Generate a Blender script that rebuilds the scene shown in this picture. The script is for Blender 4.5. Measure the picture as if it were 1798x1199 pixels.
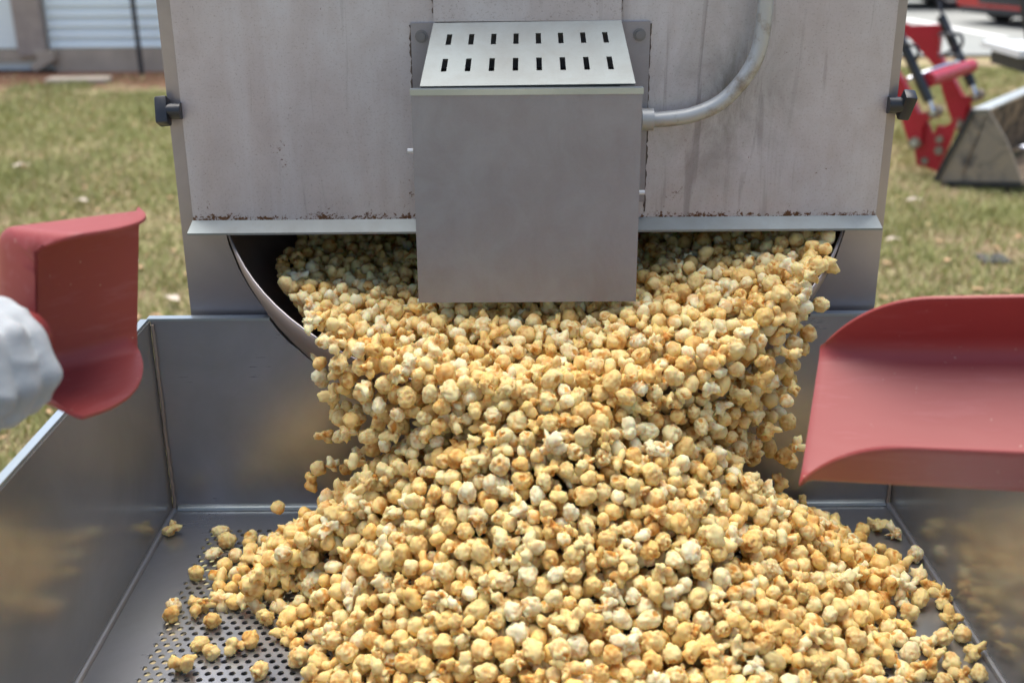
import bpy, bmesh, math, random
import numpy as np
from mathutils import Vector, Matrix, noise
R = math.radians
random.seed(7); rng = np.random.default_rng(7)
scn = bpy.context.scene
for o in list(bpy.data.objects): bpy.data.objects.remove(o)
col = scn.collection

# ------------------------------------------------------------------ camera
PITCH, ROLL, FPX = 20.5, -0.43, 1998.0
CAM = Vector((0, 0, 1.55))
cam_rot = Matrix.Rotation(R(90 - PITCH), 3, 'X') @ Matrix.Rotation(R(ROLL), 3, 'Z')
cd = bpy.data.cameras.new('camera'); cam = bpy.data.objects.new('camera', cd); col.objects.link(cam)
cd.sensor_width = 36; cd.lens = 40; cd.clip_start = 0.05; cd.clip_end = 600
cd.dof.use_dof = True; cd.dof.focus_distance = 1.56; cd.dof.aperture_fstop = 3.8
cam.matrix_world = Matrix.Translation(CAM) @ cam_rot.to_4x4()
scn.camera = cam
scn.render.resolution_x, scn.render.resolution_y = 1024, 682

# ------------------------------------------------------------------ light
SUN_EL, SUN_AZ = 74, 338          # azimuth from +Y, clockwise: nearly overhead, veiled by cloud
w = bpy.data.worlds.new('World'); scn.world = w; w.use_nodes = True
nt = w.node_tree; nt.nodes.clear()
sky = nt.nodes.new('ShaderNodeTexSky'); sky.sky_type = 'NISHITA'; sky.sun_disc = False
sky.sun_elevation = R(SUN_EL); sky.sun_rotation = R(SUN_AZ)
sky.air_density = 1.0; sky.dust_density = 3.0; sky.ozone_density = 0.6
bg = nt.nodes.new('ShaderNodeBackground'); bg.inputs['Strength'].default_value = 0.07
wo = nt.nodes.new('ShaderNodeOutputWorld')
nt.links.new(sky.outputs[0], bg.inputs[0]); nt.links.new(bg.outputs[0], wo.inputs[0])
sd = bpy.data.lights.new('sun', 'SUN'); sd.energy = 1.5; sd.angle = R(60); sd.color = (1.0, 0.965, 0.90)
so = bpy.data.objects.new('sun', sd); col.objects.link(so); so.location = (0, -3, 6)
sdir = Vector((math.sin(R(SUN_AZ)) * math.cos(R(SUN_EL)), math.cos(R(SUN_AZ)) * math.cos(R(SUN_EL)), math.sin(R(SUN_EL))))
so.rotation_euler = sdir.to_track_quat('Z', 'Y').to_euler()
vs = scn.view_settings
vs.view_transform = 'Standard'; vs.look = 'None'; vs.gamma = 1.0; vs.use_curve_mapping = False; vs.exposure = 1.72

# ------------------------------------------------------------------ helpers
def at(px, py, D):
    """the point of the place at depth D (metres in front of the camera) seen at a spot of the photograph"""
    d = cam_rot @ Vector(((px - 899) / FPX, -(py - 599.5) / FPX, -1.0))
    return CAM + d * (D / d.y)
def ground_at(px, py, z=0.0):
    d = cam_rot @ Vector(((px - 899) / FPX, -(py - 599.5) / FPX, -1.0))
    return CAM + d * ((z - CAM.z) / d.z)
def on_plane(px, py, p0, n):
    d = cam_rot @ Vector(((px - 899) / FPX, -(py - 599.5) / FPX, -1.0))
    return CAM + d * ((Vector(p0) - CAM).dot(n) / d.dot(n))
def tag(o, label=None, cat=None, group=None, kind=None):
    if label: o['label'] = label
    if cat: o['category'] = cat
    if group: o['group'] = group
    if kind: o['kind'] = kind
    return o
def empty(name, loc=(0, 0, 0), label=None, cat=None, group=None):
    o = bpy.data.objects.new(name, None); col.objects.link(o); o.location = loc; o.empty_display_size = 0.05
    return tag(o, label, cat, group)
def link(name, me, mat, parent=None, smooth=False):
    o = bpy.data.objects.new(name, me); col.objects.link(o)
    if mat is not None and not me.materials: me.materials.append(mat)
    if smooth: me.polygons.foreach_set('use_smooth', [True] * len(me.polygons))
    if parent is not None:
        o.parent = parent
        M = Matrix.Identity(4); p = parent
        while p is not None:
            M = Matrix.LocRotScale(p.location, p.rotation_euler, p.scale) @ M; p = p.parent
        o.matrix_parent_inverse = M.inverted() if False else Matrix.Identity(4)
        if not getattr(link, 'local', False):       # meshes are modelled in world metres: bring them into the parent's frame
            Mi = M.inverted(); me.transform(Mi)
    return o
def mk(name, verts, faces, mat, parent=None, smooth=False):
    me = bpy.data.meshes.new(name); me.from_pydata([tuple(v) for v in verts], [], faces); me.update()
    return link(name, me, mat, parent, smooth)
def bm_obj(name, bm, mat, parent=None, smooth=False, bevel=0, seg=2):
    if bevel:
        bmesh.ops.bevel(bm, geom=[e for e in bm.edges if e.is_manifold and e.calc_face_angle(0) > 0.6],
                        offset=bevel, segments=seg, profile=0.5, affect='EDGES', clamp_overlap=True)
    bmesh.ops.recalc_face_normals(bm, faces=bm.faces)
    me = bpy.data.meshes.new(name); bm.to_mesh(me); bm.free()
    if smooth:
        me.polygons.foreach_set('use_smooth', [True] * len(me.polygons))
        try: me.set_sharp_from_angle(angle=R(40))
        except Exception: pass
    return link(name, me, mat, parent)
def add_box(bm, lo, hi, M=None):
    lo, hi = Vector(lo), Vector(hi)
    vs_ = [bm.verts.new((x, y, z)) for x in (lo.x, hi.x) for y in (lo.y, hi.y) for z in (lo.z, hi.z)]
    for f in ((0, 1, 3, 2), (4, 6, 7, 5), (0, 4, 5, 1), (2, 3, 7, 6), (0, 2, 6, 4), (1, 5, 7, 3)):
        bm.faces.new([vs_[i] for i in f])
    if M is not None: bmesh.ops.transform(bm, matrix=M, verts=vs_)
    return vs_
def box(name, lo, hi, mat, parent=None, bevel=0.0, M=None, smooth=True):
    bm = bmesh.new(); add_box(bm, lo, hi, M)
    return bm_obj(name, bm, mat, parent, smooth=smooth and bevel > 0, bevel=bevel)
def add_tube(bm, pts, rad, n=12, caps=True):
    pts = [Vector(p) for p in pts]; rings = []
    up = Vector((0, 0, 1)); steep = abs((pts[-1] - pts[0]).normalized().z) if (pts[-1] - pts[0]).length > 1e-6 else 0
    for i, p in enumerate(pts):
        t = (pts[min(i + 1, len(pts) - 1)] - pts[max(i - 1, 0)]).normalized()
        a = t.cross(up if steep < .8 else Vector((1, 0, 0)))
        if a.length < 1e-3: a = t.cross(Vector((0, 1, 0)))
        a.normalize(); b = a.cross(t)
        r = rad[i] if isinstance(rad, (list, tuple)) else rad
        rings.append([bm.verts.new(p + (a * math.cos(k * 2 * math.pi / n) + b * math.sin(k * 2 * math.pi / n)) * r) for k in range(n)])
    for r0, r1 in zip(rings, rings[1:]):
        for k in range(n): bm.faces.new((r0[k], r0[(k + 1) % n], r1[(k + 1) % n], r1[k]))
    if caps: bm.faces.new(rings[0][::-1]); bm.faces.new(rings[-1])
def tube(name, pts, rad, mat, parent=None, n=12):
    bm = bmesh.new(); add_tube(bm, pts, rad, n); return bm_obj(name, bm, mat, parent, smooth=True)
def prism(name, pts, d, mat, parent=None, bevel=0.0):
    """polygon of world points pushed along vector d"""
    bm = bmesh.new(); d = Vector(d)
    a = [bm.verts.new(Vector(p)) for p in pts]; b = [bm.verts.new(Vector(p) + d) for p in pts]; n = len(a)
    bm.faces.new(a); bm.faces.new(b[::-1])
    for i in range(n): bm.faces.new((a[i], b[i], b[(i + 1) % n], a[(i + 1) % n]))
    return bm_obj(name, bm, mat, parent, smooth=bevel > 0, bevel=bevel)
def smoothcurve(P, n=8):
    P = [Vector(p) for p in P]; out = []
    for i in range(len(P) - 1):
        p0, p1, p2, p3 = P[max(i - 1, 0)], P[i], P[i + 1], P[min(i + 2, len(P) - 1)]
        for k in range(n):
            t = k / n
            out.append(0.5 * ((2 * p1) + (p2 - p0) * t + (2 * p0 - 5 * p1 + 4 * p2 - p3) * t * t + (3 * p1 - p0 - 3 * p2 + p3) * t ** 3))
    return out + [P[-1]]

# ------------------------------------------------------------------ materials
class NM:
    def __init__(s, name):
        s.m = bpy.data.materials.new(name); s.m.use_nodes = True; s.t = s.m.node_tree
        s.b = s.t.nodes['Principled BSDF']; s.tc = s.t.nodes.new('ShaderNodeTexCoord')
    def node(s, ty, **k):
        n = s.t.nodes.new(ty)
        for a, b in k.items(): setattr(n, a, b)
        return n
    def l(s, a, b): s.t.links.new(a, b)
    def noise(s, scale, detail=4, rough=0.55, vec=(1, 1, 1), dist=0.0, src='Object'):
        mp = s.node('ShaderNodeMapping'); mp.inputs['Scale'].default_value = vec
        s.l(s.tc.outputs[src], mp.inputs[0])
        n = s.node('ShaderNodeTexNoise'); n.inputs['Scale'].default_value = scale
        n.inputs['Detail'].default_value = detail; n.inputs['Roughness'].default_value = rough; n.inputs['Distortion'].default_value = dist
        s.l(mp.outputs[0], n.inputs['Vector']); return n.outputs['Fac']
    def ramp(s, fac, stops):
        r = s.node('ShaderNodeValToRGB'); el = r.color_ramp.elements
        while len(el) < len(stops): el.new(0.5)
        for e, (p, c) in zip(el, stops):
            e.position = p; e.color = (c[0], c[1], c[2], 1) if not isinstance(c, float) else (c, c, c, 1)
        s.l(fac, r.inputs[0]); return r.outputs[0]
    def mix(s, fac, a, b, mode='MIX'):
        m = s.node('ShaderNodeMix', data_type='RGBA', blend_type=mode)
        if isinstance(fac, float): m.inputs[0].default_value = fac
        else: s.l(fac, m.inputs[0])
        for i, v in ((6, a), (7, b)):
            if isinstance(v, tuple): m.inputs[i].default_value = (*v, 1)
            else: s.l(v, m.inputs[i])
        return m.outputs[2]
    def math(s, op, a, b=0.0, clamp=False):
        m = s.node('ShaderNodeMath', operation=op, use_clamp=clamp)
        for i, v in ((0, a), (1, b)):
            if isinstance(v, (int, float)): m.inputs[i].default_value = v
            else: s.l(v, m.inputs[i])
        return m.outputs[0]
    def axis(s, k, src='Object'):
        x = s.node('ShaderNodeSeparateXYZ'); s.l(s.tc.outputs[src], x.inputs[0]); return x.outputs[k]
    def bump(s, h, strength=0.2, dist=0.01):
        b = s.node('ShaderNodeBump'); b.inputs['Strength'].default_value = strength; b.inputs['Distance'].default_value = dist
        s.l(h, b.inputs['Height']); s.l(b.outputs[0], s.b.inputs['Normal'])
    def set(s, **k):
        nm = dict(base='Base Color', rough='Roughness', metal='Metallic', spec='Specular IOR Level', coat='Coat Weight', aniso='Anisotropic', sss='Subsurface Weight')
        for a, v in k.items():
            i = s.b.inputs[nm[a]]
            if isinstance(v, (int, float)): i.default_value = v
            elif isinstance(v, tuple): i.default_value = (*v, 1)
            else: s.l(v, i)
        return s

def plain(name, c, rough=0.5, metal=0.0, var=0.25, scale=20, bump=0.0):
    m = NM(name); n = m.noise(scale, 5)
    m.set(base=m.mix(n, tuple(x * (1 - var) for x in c), tuple(min(1, x * (1 + var)) for x in c)), metal=metal,
          rough=m.ramp(n, [(0.3, max(0.02, rough - 0.08)), (0.7, min(1.0, rough + 0.08))]))
    if bump: m.bump(m.noise(scale * 4, 4), bump, 0.004)
    return m.m

def steel(name, c=(0.46, 0.46, 0.48), rough=0.3, streak=(1, 1, 40), smudge=0.35, metal=0.8):
    m = NM(name)
    br = m.noise(18, 3, 0.6, streak); sm = m.noise(5, 6, 0.6, (1, 1, 1), 0.6)
    m.set(metal=metal, base=m.mix(m.ramp(sm, [(0.35, 0.0), (0.7, 1.0)]), c, tuple(x * 0.78 for x in c[:2]) + (c[2] * 0.74,)),
          rough=m.math('ADD', m.math('MULTIPLY', sm, smudge), m.math('MULTIPLY_ADD', br, 0.10) if False else m.math('ADD', rough - smudge * 0.5 - 0.05, m.math('MULTIPLY', br, 0.1)), True))
    m.bump(br, 0.012, 0.0006)
    return m.m

def stained_steel(name, zlow=None, tint=(0.535, 0.53, 0.56), rust=True):
    """weathered hood sheet: dull satin steel, pale runs, grease film, rust freckles crowding the lower seam"""
    m = NM(name)
    film = m.noise(2.2, 8, 0.62, (1, 1, 0.7), 0.8)
    runs = m.noise(11, 6, 0.6, (1, 1, 0.10), 0.6)
    blot = m.noise(17, 7, 0.68, (1, 1, 0.8), 0.4)
    speck = m.noise(330, 3, 0.75)
    warm = (tint[0] * 0.95, tint[1] * 0.88, tint[2] * 0.83)
    base = m.mix(m.ramp(film, [(0.36, 0.0), (0.64, 1.0)]), tint, warm)
    base = m.mix(m.math('MULTIPLY', m.ramp(blot, [(0.38, 0.0), (0.68, 1.0)]), 0.65), base, (tint[0] * 0.80, tint[1] * 0.72, tint[2] * 0.68))
    base = m.mix(m.math('MULTIPLY', m.ramp(runs, [(0.49, 0.0), (0.64, 1.0)]), 0.32 if rust else 0.15), base, (0.63, 0.65, 0.69) if rust else (tint[0] * 1.1, tint[1] * 1.1, tint[2] * 1.1))
    if rust:
        base = m.mix(m.math('MULTIPLY', m.ramp(m.noise(30, 5, 0.6, (1, 1, 0.09), 1.2), [(0.63, 0.0), (0.70, 1.0)]), 0.3), base, (0.24, 0.21, 0.21))
    base = m.mix(m.math('MULTIPLY', m.ramp(speck, [(0.56, 0.0), (0.75, 1.0)]), 0.6 if rust else 0.15), base, (0.16, 0.12, 0.10))
    if rust:
        z = m.axis(2)
        near = m.ramp(z, [(0.0, 1.0), (0.005, 0.9), (0.012, 0.32), (0.05, 0.16), (0.35, 0.03)])
        spots = m.math('ADD', m.math('MULTIPLY', m.noise(150, 5, 0.75), 0.62), m.math('MULTIPLY', m.noise(16, 4, 0.6), 0.38))
        msk = m.ramp(m.math('ADD', m.math('MULTIPLY', near, 0.165), spots), [(0.635, 0.0), (0.675, 1.0)])
        base = m.mix(msk, base, m.mix(m.noise(120, 2), (0.07, 0.035, 0.02), (0.20, 0.10, 0.05)))
    if rust:        # greasy bloom and dribbles under the conduit
        x_ = m.axis(0); z_ = m.axis(2)
        cx_ = m.math('SUBTRACT', 1.0, m.math('MULTIPLY', m.math('ABSOLUTE', m.math('SUBTRACT', x_, 0.24)), 6.5), True)
        cz_ = m.math('SUBTRACT', 1.0, m.math('MULTIPLY', m.math('ABSOLUTE', m.math('SUBTRACT', z_, 0.17)), 6.0), True)
        area = m.math('MULTIPLY', cx_, cz_)
        gr_ = m.math('MULTIPLY', area, m.ramp(m.noise(13, 7, 0.7, (1, 1, 0.5), 0.8), [(0.38, 0.0), (0.66, 1.0)]))
        base = m.mix(m.math('MULTIPLY', gr_, 1.1, True), base, (0.20, 0.19, 0.17))
        drib = m.math('MULTIPLY', cx_, m.ramp(m.noise(38, 4, 0.5, (1, 1, 0.10), 0.9), [(0.60, 0.0), (0.66, 1.0)]))
        base = m.mix(m.math('MULTIPLY', drib, 0.5), base, (0.17, 0.15, 0.15))
    m.set(base=base, metal=0.72, rough=m.math('ADD', 0.42, m.math('MULTIPLY', film, 0.22)))
    m.bump(m.math('ADD', m.math('MULTIPLY', m.noise(260, 2, 0.6, (0.05, 1, 1)), 0.10), m.noise(7, 3, 0.5)), 0.10, 0.008)
    return m.m

M = {}
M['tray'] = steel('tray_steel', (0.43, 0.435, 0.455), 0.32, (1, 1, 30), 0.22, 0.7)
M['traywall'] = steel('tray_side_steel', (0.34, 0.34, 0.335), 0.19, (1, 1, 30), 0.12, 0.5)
M['perf'] = steel('perforated_steel', (0.43, 0.44, 0.47), 0.30, (1, 30, 1), 0.2)
M['bright'] = steel('bright_steel_edge', (0.48, 0.54, 0.57), 0.34, (30, 1, 1), 0.15)
M['panel'] = stained_steel('hood_panel_steel', 0.0)
M['cover'] = stained_steel('motor_cover_steel', 0.0, (0.33, 0.335, 0.36), rust=False)
M['vent'] = stained_steel('vent_plate_steel', 0.0, (0.25, 0.285, 0.29), rust=False)
M['body'] = steel('body_steel', (0.36, 0.335, 0.35), 0.36, (1, 1, 0.05), 0.2, 0.7)
M['kettle'] = steel('kettle_steel', (0.34, 0.26, 0.215), 0.58, (1, 1, 1), 0.2, 0.4)
M['weld'] = plain('weld_bead', (0.36, 0.30, 0.25), 0.55, 0.3, 0.3, 40, 0.2)
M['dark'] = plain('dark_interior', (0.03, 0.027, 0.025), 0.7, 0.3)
M['black'] = plain('black_plastic', (0.018, 0.02, 0.024), 0.38, 0, 0.3, 60)
M['screw'] = plain('screw_steel', (0.20, 0.20, 0.21), 0.5, 0.8)
# conduit: oxidised galvanised flexible pipe
m = NM('conduit_zinc'); n = m.noise(34, 6, 0.65); g = m.noise(9, 4)
m.set(base=m.mix(m.ramp(n, [(0.45, 0.0), (0.65, 1.0)]), (0.42, 0.43, 0.42), m.mix(g, (0.20, 0.13, 0.07), (0.26, 0.25, 0.22))), metal=0.35, rough=0.5)
m.bump(n, 0.3, 0.002); M['conduit'] = m.m
# scoop: satin red polypropylene with sugar scuffs
m = NM('red_plastic'); n = m.noise(6, 5); sc = m.noise(60, 4, 0.7, (0.15, 1, 1))
base = m.mix(n, (0.265, 0.044, 0.042), (0.31, 0.058, 0.053))
base = m.mix(m.math('MULTIPLY', m.ramp(sc, [(0.55, 0.0), (0.8, 1.0)]), 0.18), base, (0.6, 0.3, 0.3))
base = m.mix(m.math('MULTIPLY', m.ramp(m.noise(150, 2, 0.5), [(0.735, 0.0), (0.77, 1.0)]), 0.5), base, (0.6, 0.42, 0.32))
m.set(base=base, rough=m.math('ADD', 0.36, m.math('MULTIPLY', sc, 0.16)), spec=0.36); m.bump(m.noise(180, 2), 0.04, 0.0006); M['scoop'] = m.m
# glove: off-white knitted cloth, grubby
m = NM('glove_cloth'); n = m.noise(16, 5)
m.set(base=m.mix(m.ramp(n, [(0.3, 0.0), (0.75, 1.0)]), (0.42, 0.445, 0.455), (0.30, 0.315, 0.32)), rough=0.9, spec=0.2, sss=0.05)
m.bump(m.math('ADD', m.noise(24, 4, 0.5), m.math('MULTIPLY', m.noise(700, 2, 0.5), 0.2)), 0.35, 0.005); M['glove'] = m.m
# popcorn
m = NM('popcorn'); 
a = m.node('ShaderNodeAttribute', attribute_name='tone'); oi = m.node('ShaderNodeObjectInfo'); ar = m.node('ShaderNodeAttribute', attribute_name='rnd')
rnd = m.math('FRACT', m.math('ADD', oi.outputs['Random'], ar.outputs['Fac']))
n = m.noise(170, 5, 0.7)
pale = m.ramp(rnd, [(0.0, (0.91, 0.61, 0.20)), (0.3, (0.94, 0.70, 0.28)), (0.75, (0.95, 0.78, 0.38)), (1.0, (0.96, 0.86, 0.55))])
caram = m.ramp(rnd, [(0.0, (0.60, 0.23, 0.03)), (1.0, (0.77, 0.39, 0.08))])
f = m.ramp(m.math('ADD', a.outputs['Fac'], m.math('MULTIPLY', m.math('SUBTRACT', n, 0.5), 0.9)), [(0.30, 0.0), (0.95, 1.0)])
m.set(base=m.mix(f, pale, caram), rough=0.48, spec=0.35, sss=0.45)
m.b.inputs['Subsurface Radius'].default_value = (1.0, 0.45, 0.15); m.b.inputs['Subsurface Scale'].default_value = 0.006
m.bump(m.noise(330, 5, 0.7), 0.6, 0.0016); M['corn'] = m.m
# ground
m = NM('lawn_ground')
big = m.noise(0.55, 6, 0.6); mid = m.noise(3.2, 6, 0.65); fine = m.noise(28, 5, 0.7)
g = m.mix(fine, (0.26, 0.255, 0.11), (0.38, 0.355, 0.18))
d = m.mix(fine, (0.25, 0.17, 0.11), (0.40, 0.30, 0.20))
fac = m.ramp(m.math('ADD', m.math('MULTIPLY', big, 0.5), m.math('MULTIPLY', mid, 0.5)), [(0.42, 0.0), (0.6, 1.0)])
lawn = m.mix(fac, g, d)
yy = m.math('ADD', m.axis(1), m.math('MULTIPLY', m.math('SUBTRACT', mid, 0.5), 2.2))
soil = m.mix(fine, (0.14, 0.065, 0.04), (0.27, 0.14, 0.09))
xx = m.math('LESS_THAN', m.axis(0), 0.0)
lawn = m.mix(m.math('MULTIPLY', m.ramp(m.math('MULTIPLY', yy, 0.05), [(0.545, 0.0), (0.585, 1.0)]), xx), lawn, soil)
m.set(base=lawn, rough=0.95, spec=0.1); m.bump(fine, 0.6, 0.02); M['ground'] = m.m
m = NM('grass_blades'); a = m.node('ShaderNodeAttribute', attribute_name='rnd')
m.set(base=m.ramp(a.outputs['Fac'], [(0.0, (0.27, 0.29, 0.10)), (0.4, (0.38, 0.385, 0.16)), (0.6, (0.47, 0.42, 0.23)), (0.8, (0.52, 0.41, 0.27)), (1.0, (0.42, 0.28, 0.19))]), rough=0.7, spec=0.2); M['grass'] = m.m
M['leaf'] = plain('dry_leaf', (0.42, 0.26, 0.14), 0.8, 0, 0.4, 30)
M['paleleaf'] = plain('pale_leaf', (0.52, 0.44, 0.35), 0.8, 0, 0.2, 30)
M['road'] = plain('concrete_road', (0.30, 0.31, 0.285), 0.85, 0, 0.14, 1.5, 0.2)
M['paint'] = plain('white_road_paint', (0.78, 0.78, 0.75), 0.7, 0, 0.1, 3)
M['siding'] = plain('white_vinyl_siding', (0.87, 0.95, 0.96), 0.45, 0, 0.02, 2)
M['pillar'] = plain('grey_brown_render', (0.38, 0.32, 0.28), 0.9, 0, 0.3, 9, 0.6)
M['found'] = plain('concrete_footing', (0.46, 0.39, 0.31), 0.9, 0, 0.3, 5, 0.6)
M['roofing'] = plain('grey_shingle', (0.10, 0.10, 0.10), 0.9, 0, 0.3, 8)
M['postm'] = plain('dark_metal_post', (0.05, 0.05, 0.055), 0.5, 0.4)
M['red'] = plain('tractor_red_paint', (0.40, 0.010, 0.028), 0.36, 0, 0.22, 6)
M['cyl'] = plain('black_hydraulic', (0.025, 0.028, 0.034), 0.35, 0.1)
M['chrome'] = plain('chrome_rod', (0.75, 0.75, 0.77), 0.12, 1.0)
m = NM('worn_bucket_steel'); n = m.noise(5, 7, 0.65, (1, 1, 1), 0.8); n2 = m.noise(12, 5, 0.6)
m.set(base=m.mix(m.ramp(n, [(0.30, 0.0), (0.52, 1.0)]), (0.05, 0.05, 0.055), m.mix(n2, (0.20, 0.185, 0.165), (0.34, 0.27, 0.18))), rough=0.7, metal=0.15, spec=0.3)
m.bump(n, 0.3, 0.006); M['bucket'] = m.m
m = NM('earth_caked'); n = m.noise(9, 6, 0.65)
m.set(base=m.mix(m.ramp(n, [(0.4, 0.0), (0.6, 1.0)]), (0.05, 0.04, 0.03), (0.28, 0.20, 0.13)), rough=0.95); m.bump(n, 0.8, 0.02); M['earth'] = m.m
M['lip'] = plain('scraped_steel_edge', (0.55, 0.58, 0.57), 0.4, 0.7, 0.25, 12)
M['rubber'] = plain('tyre_rubber', (0.022, 0.022, 0.024), 0.8)
M['carred'] = plain('car_red_paint', (0.42, 0.022, 0.018), 0.22, 0, 0.05, 2)
M['cardark'] = plain('car_charcoal_paint', (0.035, 0.038, 0.045), 0.25, 0, 0.1, 2)
M['glass'] = plain('car_glass', (0.02, 0.025, 0.03), 0.06)
M['lampglass'] = plain('lamp_lens', (0.65, 0.66, 0.66), 0.15)
M['alloy'] = plain('wheel_alloy', (0.55, 0.55, 0.56), 0.3, 0.9)
M['tablewhite'] = plain('white_table_top', (0.72, 0.74, 0.74), 0.5, 0, 0.06, 4)

# ================================================================== setting
gv = []; gf = []; NG = 60
xs = np.concatenate([np.linspace(-180, -14, 12), np.linspace(-12, 12, 49), np.linspace(14, 180, 12)])
ys = np.concatenate([np.linspace(-160, -6, 10), np.linspace(-4, 24, 57), np.linspace(30, 300, 12)])
for y in ys:
    for x in xs:
        gv.append((x, y, 0.012 * noise.noise(Vector((x * .8, y * .8, 0))) if (abs(x) < 13 and -5 < y < 13) else 0.0))
nx = len(xs)
for j in range(len(ys) - 1):
    for i in range(nx - 1): gf.append((j * nx + i, j * nx + i + 1, (j + 1) * nx + i + 1, (j + 1) * nx + i))
tag(mk('ground', gv, gf, M['ground'], None, True), 'patchy lawn of short grass and bare brown earth', 'ground', kind='structure')
# road behind the tractor
g1 = ground_at(1600, 106); 
tag(mk('road', [(1.5, 13.2, .03), (45, 14.2, .03), (45, 26, .03), (1.5, 25, .03)], [(0, 1, 2, 3)], M['road']), 'pale concrete road beyond the lawn', 'road', kind='structure')
pa, pb = ground_at(1655, 46, .034), ground_at(1750, 64, .034); dv = (pb - pa).normalized(); nv = Vector((-dv.y, dv.x, 0)) * .09
mk('road_marking', [pa - dv * 1.2 - nv, pb + dv * .2 - nv, pb + dv * .2 + nv, pa - dv * 1.2 + nv], [(0, 1, 2, 3)], M['paint']); tag(bpy.data.objects['road_marking'], 'white painted line on the concrete road', 'road marking', kind='structure')

# ------------------------------------------------------------------ grass blades (one mass)
def grass():
    N = 520000
    u = rng.random(N); side = rng.random(N)
    # denser towards the camera
    D = 2.6 + (12.3 - 2.6) * u ** 1.25
    half = 0.60 * D + 0.8
    x = (rng.random(N) * 2 - 1) * half
    # the wedge behind the machine can be thinner
    keep = ~((np.abs(x) < 0.27 * D) & (rng.random(N) < .6))
    x, D = x[keep], D[keep]; n = len(x)
    pat = np.array([noise.noise(Vector((a * 1.1, b * 1.1, 0))) + .6 * noise.noise(Vector((a * 3.7, b * 3.7, 5))) for a, b in zip(x[::1], D[::1])])
    soil = (D + 0.9 * pat > 11.0) & (x < 0)
    keep = ~(soil & (rng.random(n) < .9))
    x, D, pat = x[keep], D[keep], pat[keep]; n = len(x)
    h = rng.uniform(.018, .055, n) * (1.05 - .35 * np.clip(pat, -1, 1)); wd = rng.uniform(.0025, .0055, n) * (1 + D / 9)
    az = rng.uniform(0, 6.28, n); lean = rng.uniform(.2, 1.4, n)
    dead = rng.random(n) < np.clip(.40 + .7 * pat, .08, .95); h[dead] *= .55; lean[dead] += .7
    la = rng.uniform(0, 6.28, n)
    z0 = np.full(n, -.012)
    V = np.empty((n, 3, 3))
    V[:, 0] = np.stack([x - np.cos(az) * wd, D - np.sin(az) * wd, z0], -1)
    V[:, 1] = np.stack([x + np.cos(az) * wd, D + np.sin(az) * wd, z0], -1)
    V[:, 2] = np.stack([x + np.cos(la) * h * lean, D + np.sin(la) * h * lean, z0 + .012 + h], -1)
    me = bpy.data.meshes.new('grass'); me.vertices.add(3 * n); me.vertices.foreach_set('co', V.ravel())
    me.loops.add(3 * n); me.loops.foreach_set('vertex_index', np.arange(3 * n, dtype=np.int32))
    me.polygons.add(n); me.polygons.foreach_set('loop_start', np.arange(0, 3 * n, 3, dtype=np.int32)); me.polygons.foreach_set('loop_total', np.full(n, 3, dtype=np.int32))
    c = np.where(dead, rng.uniform(.55, 1.0, n), rng.uniform(0, .6, n))
    at_ = me.attributes.new('rnd', 'FLOAT', 'POINT'); at_.data.foreach_set('value', np.repeat(c, 3).astype(np.float32))
    me.update(calc_edges=True); me.validate()
    o = link('grass', me, M['grass']); tag(o, 'short green and straw coloured grass of the lawn', 'grass', kind='stuff')
grass()
# leaf litter: one mass, and the few leaves that can be picked out
def leaf_geo(c, s, rz, curl):
    v = []; 
    for i, (a, b) in enumerate([(-1, 0), (-.5, .38), (.1, .5), (.6, .3), (1.1, 0), (.6, -.3), (.1, -.5), (-.5, -.38)]):
        v.append((c[0] + s * (a * math.cos(rz) - b * math.sin(rz)), c[1] + s * (a * math.sin(rz) + b * math.cos(rz)), c[2] + s * curl * (b * b * 2.2 + .15 * a * a) + .01))
    return v
lv, lf = [], []
for i in range(900):
    D = 2.8 + 9.6 * random.random() ** 1.1; x = random.uniform(-1, 1) * (.5 * D + .4)
    if abs(x) < .25 * D: continue
    k = len(lv); lv += leaf_geo((x, D, random.uniform(.004, .02)), random.uniform(.012, .034), random.uniform(0, 6.3), random.uniform(-.2, .9)); lf.append(tuple(range(k, k + 8)))
tag(mk('leaf_litter', lv, lf, M['leaf']), 'brown dry leaves scattered through the grass', 'leaf litter', kind='stuff')
for (px, py, s, lab) in [(230, 463, .04, 'pale curled leaf on the grass behind the tilted scoop'), (303, 530, .05, 'pale flat leaf on the grass against the tray rim'), (1605, 356, .05, 'whitish leaf on the grass in front of the loader bucket'), (1568, 425, .04, 'small pale leaf on the grass beside the hood of the machine'),
                    (38, 295, .06, 'tan leaf on the lawn between house and red scoop'), (143, 357, .05, 'light leaf on the grass just above the red scoop')]:
    p = ground_at(px, py, .03); tag(mk('fallen_leaf', [Vector(q) for q in leaf_geo(p, s, random.uniform(0, 3), .7)], [tuple(range(8))], M['paleleaf']), lab, 'leaf')

# ------------------------------------------------------------------ white house at the back left
hw = 12.6
house = empty('white_house', (-6, hw, 0), 'white sided house on a low concrete footing', 'house')
xl, xr = -9.5, -2.2
zf = at(200, 83, hw).z
xp0, xp1 = at(33, 50, hw).x, at(80, 50, hw).x
box('wall', (xl, hw + .03, 0.02), (xr, hw + 5, 2.75), M['siding'], house)
cz = 0.108; nb = int((2.75 - zf) / cz)
def siding(x0, x1):
    me = None
    for i in range(nb):
        z = zf + i * cz
        pts = [(x0, hw + .028, z), (x0, hw - .018, z), (x0, hw - .018, z + .006), (x0, hw + .012, z + cz - .004), (x0, hw + .028, z + cz - .004)]
        if me is None:
            o = prism('siding_board', pts, (x1 - x0, 0, 0), M['siding'], house); me = o.data; z00 = z
        else:
            o = bpy.data.objects.new('siding_board', me); col.objects.link(o); o.parent = house; o.location.z = z - z00
siding(xp1 + .03, xr)
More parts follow.
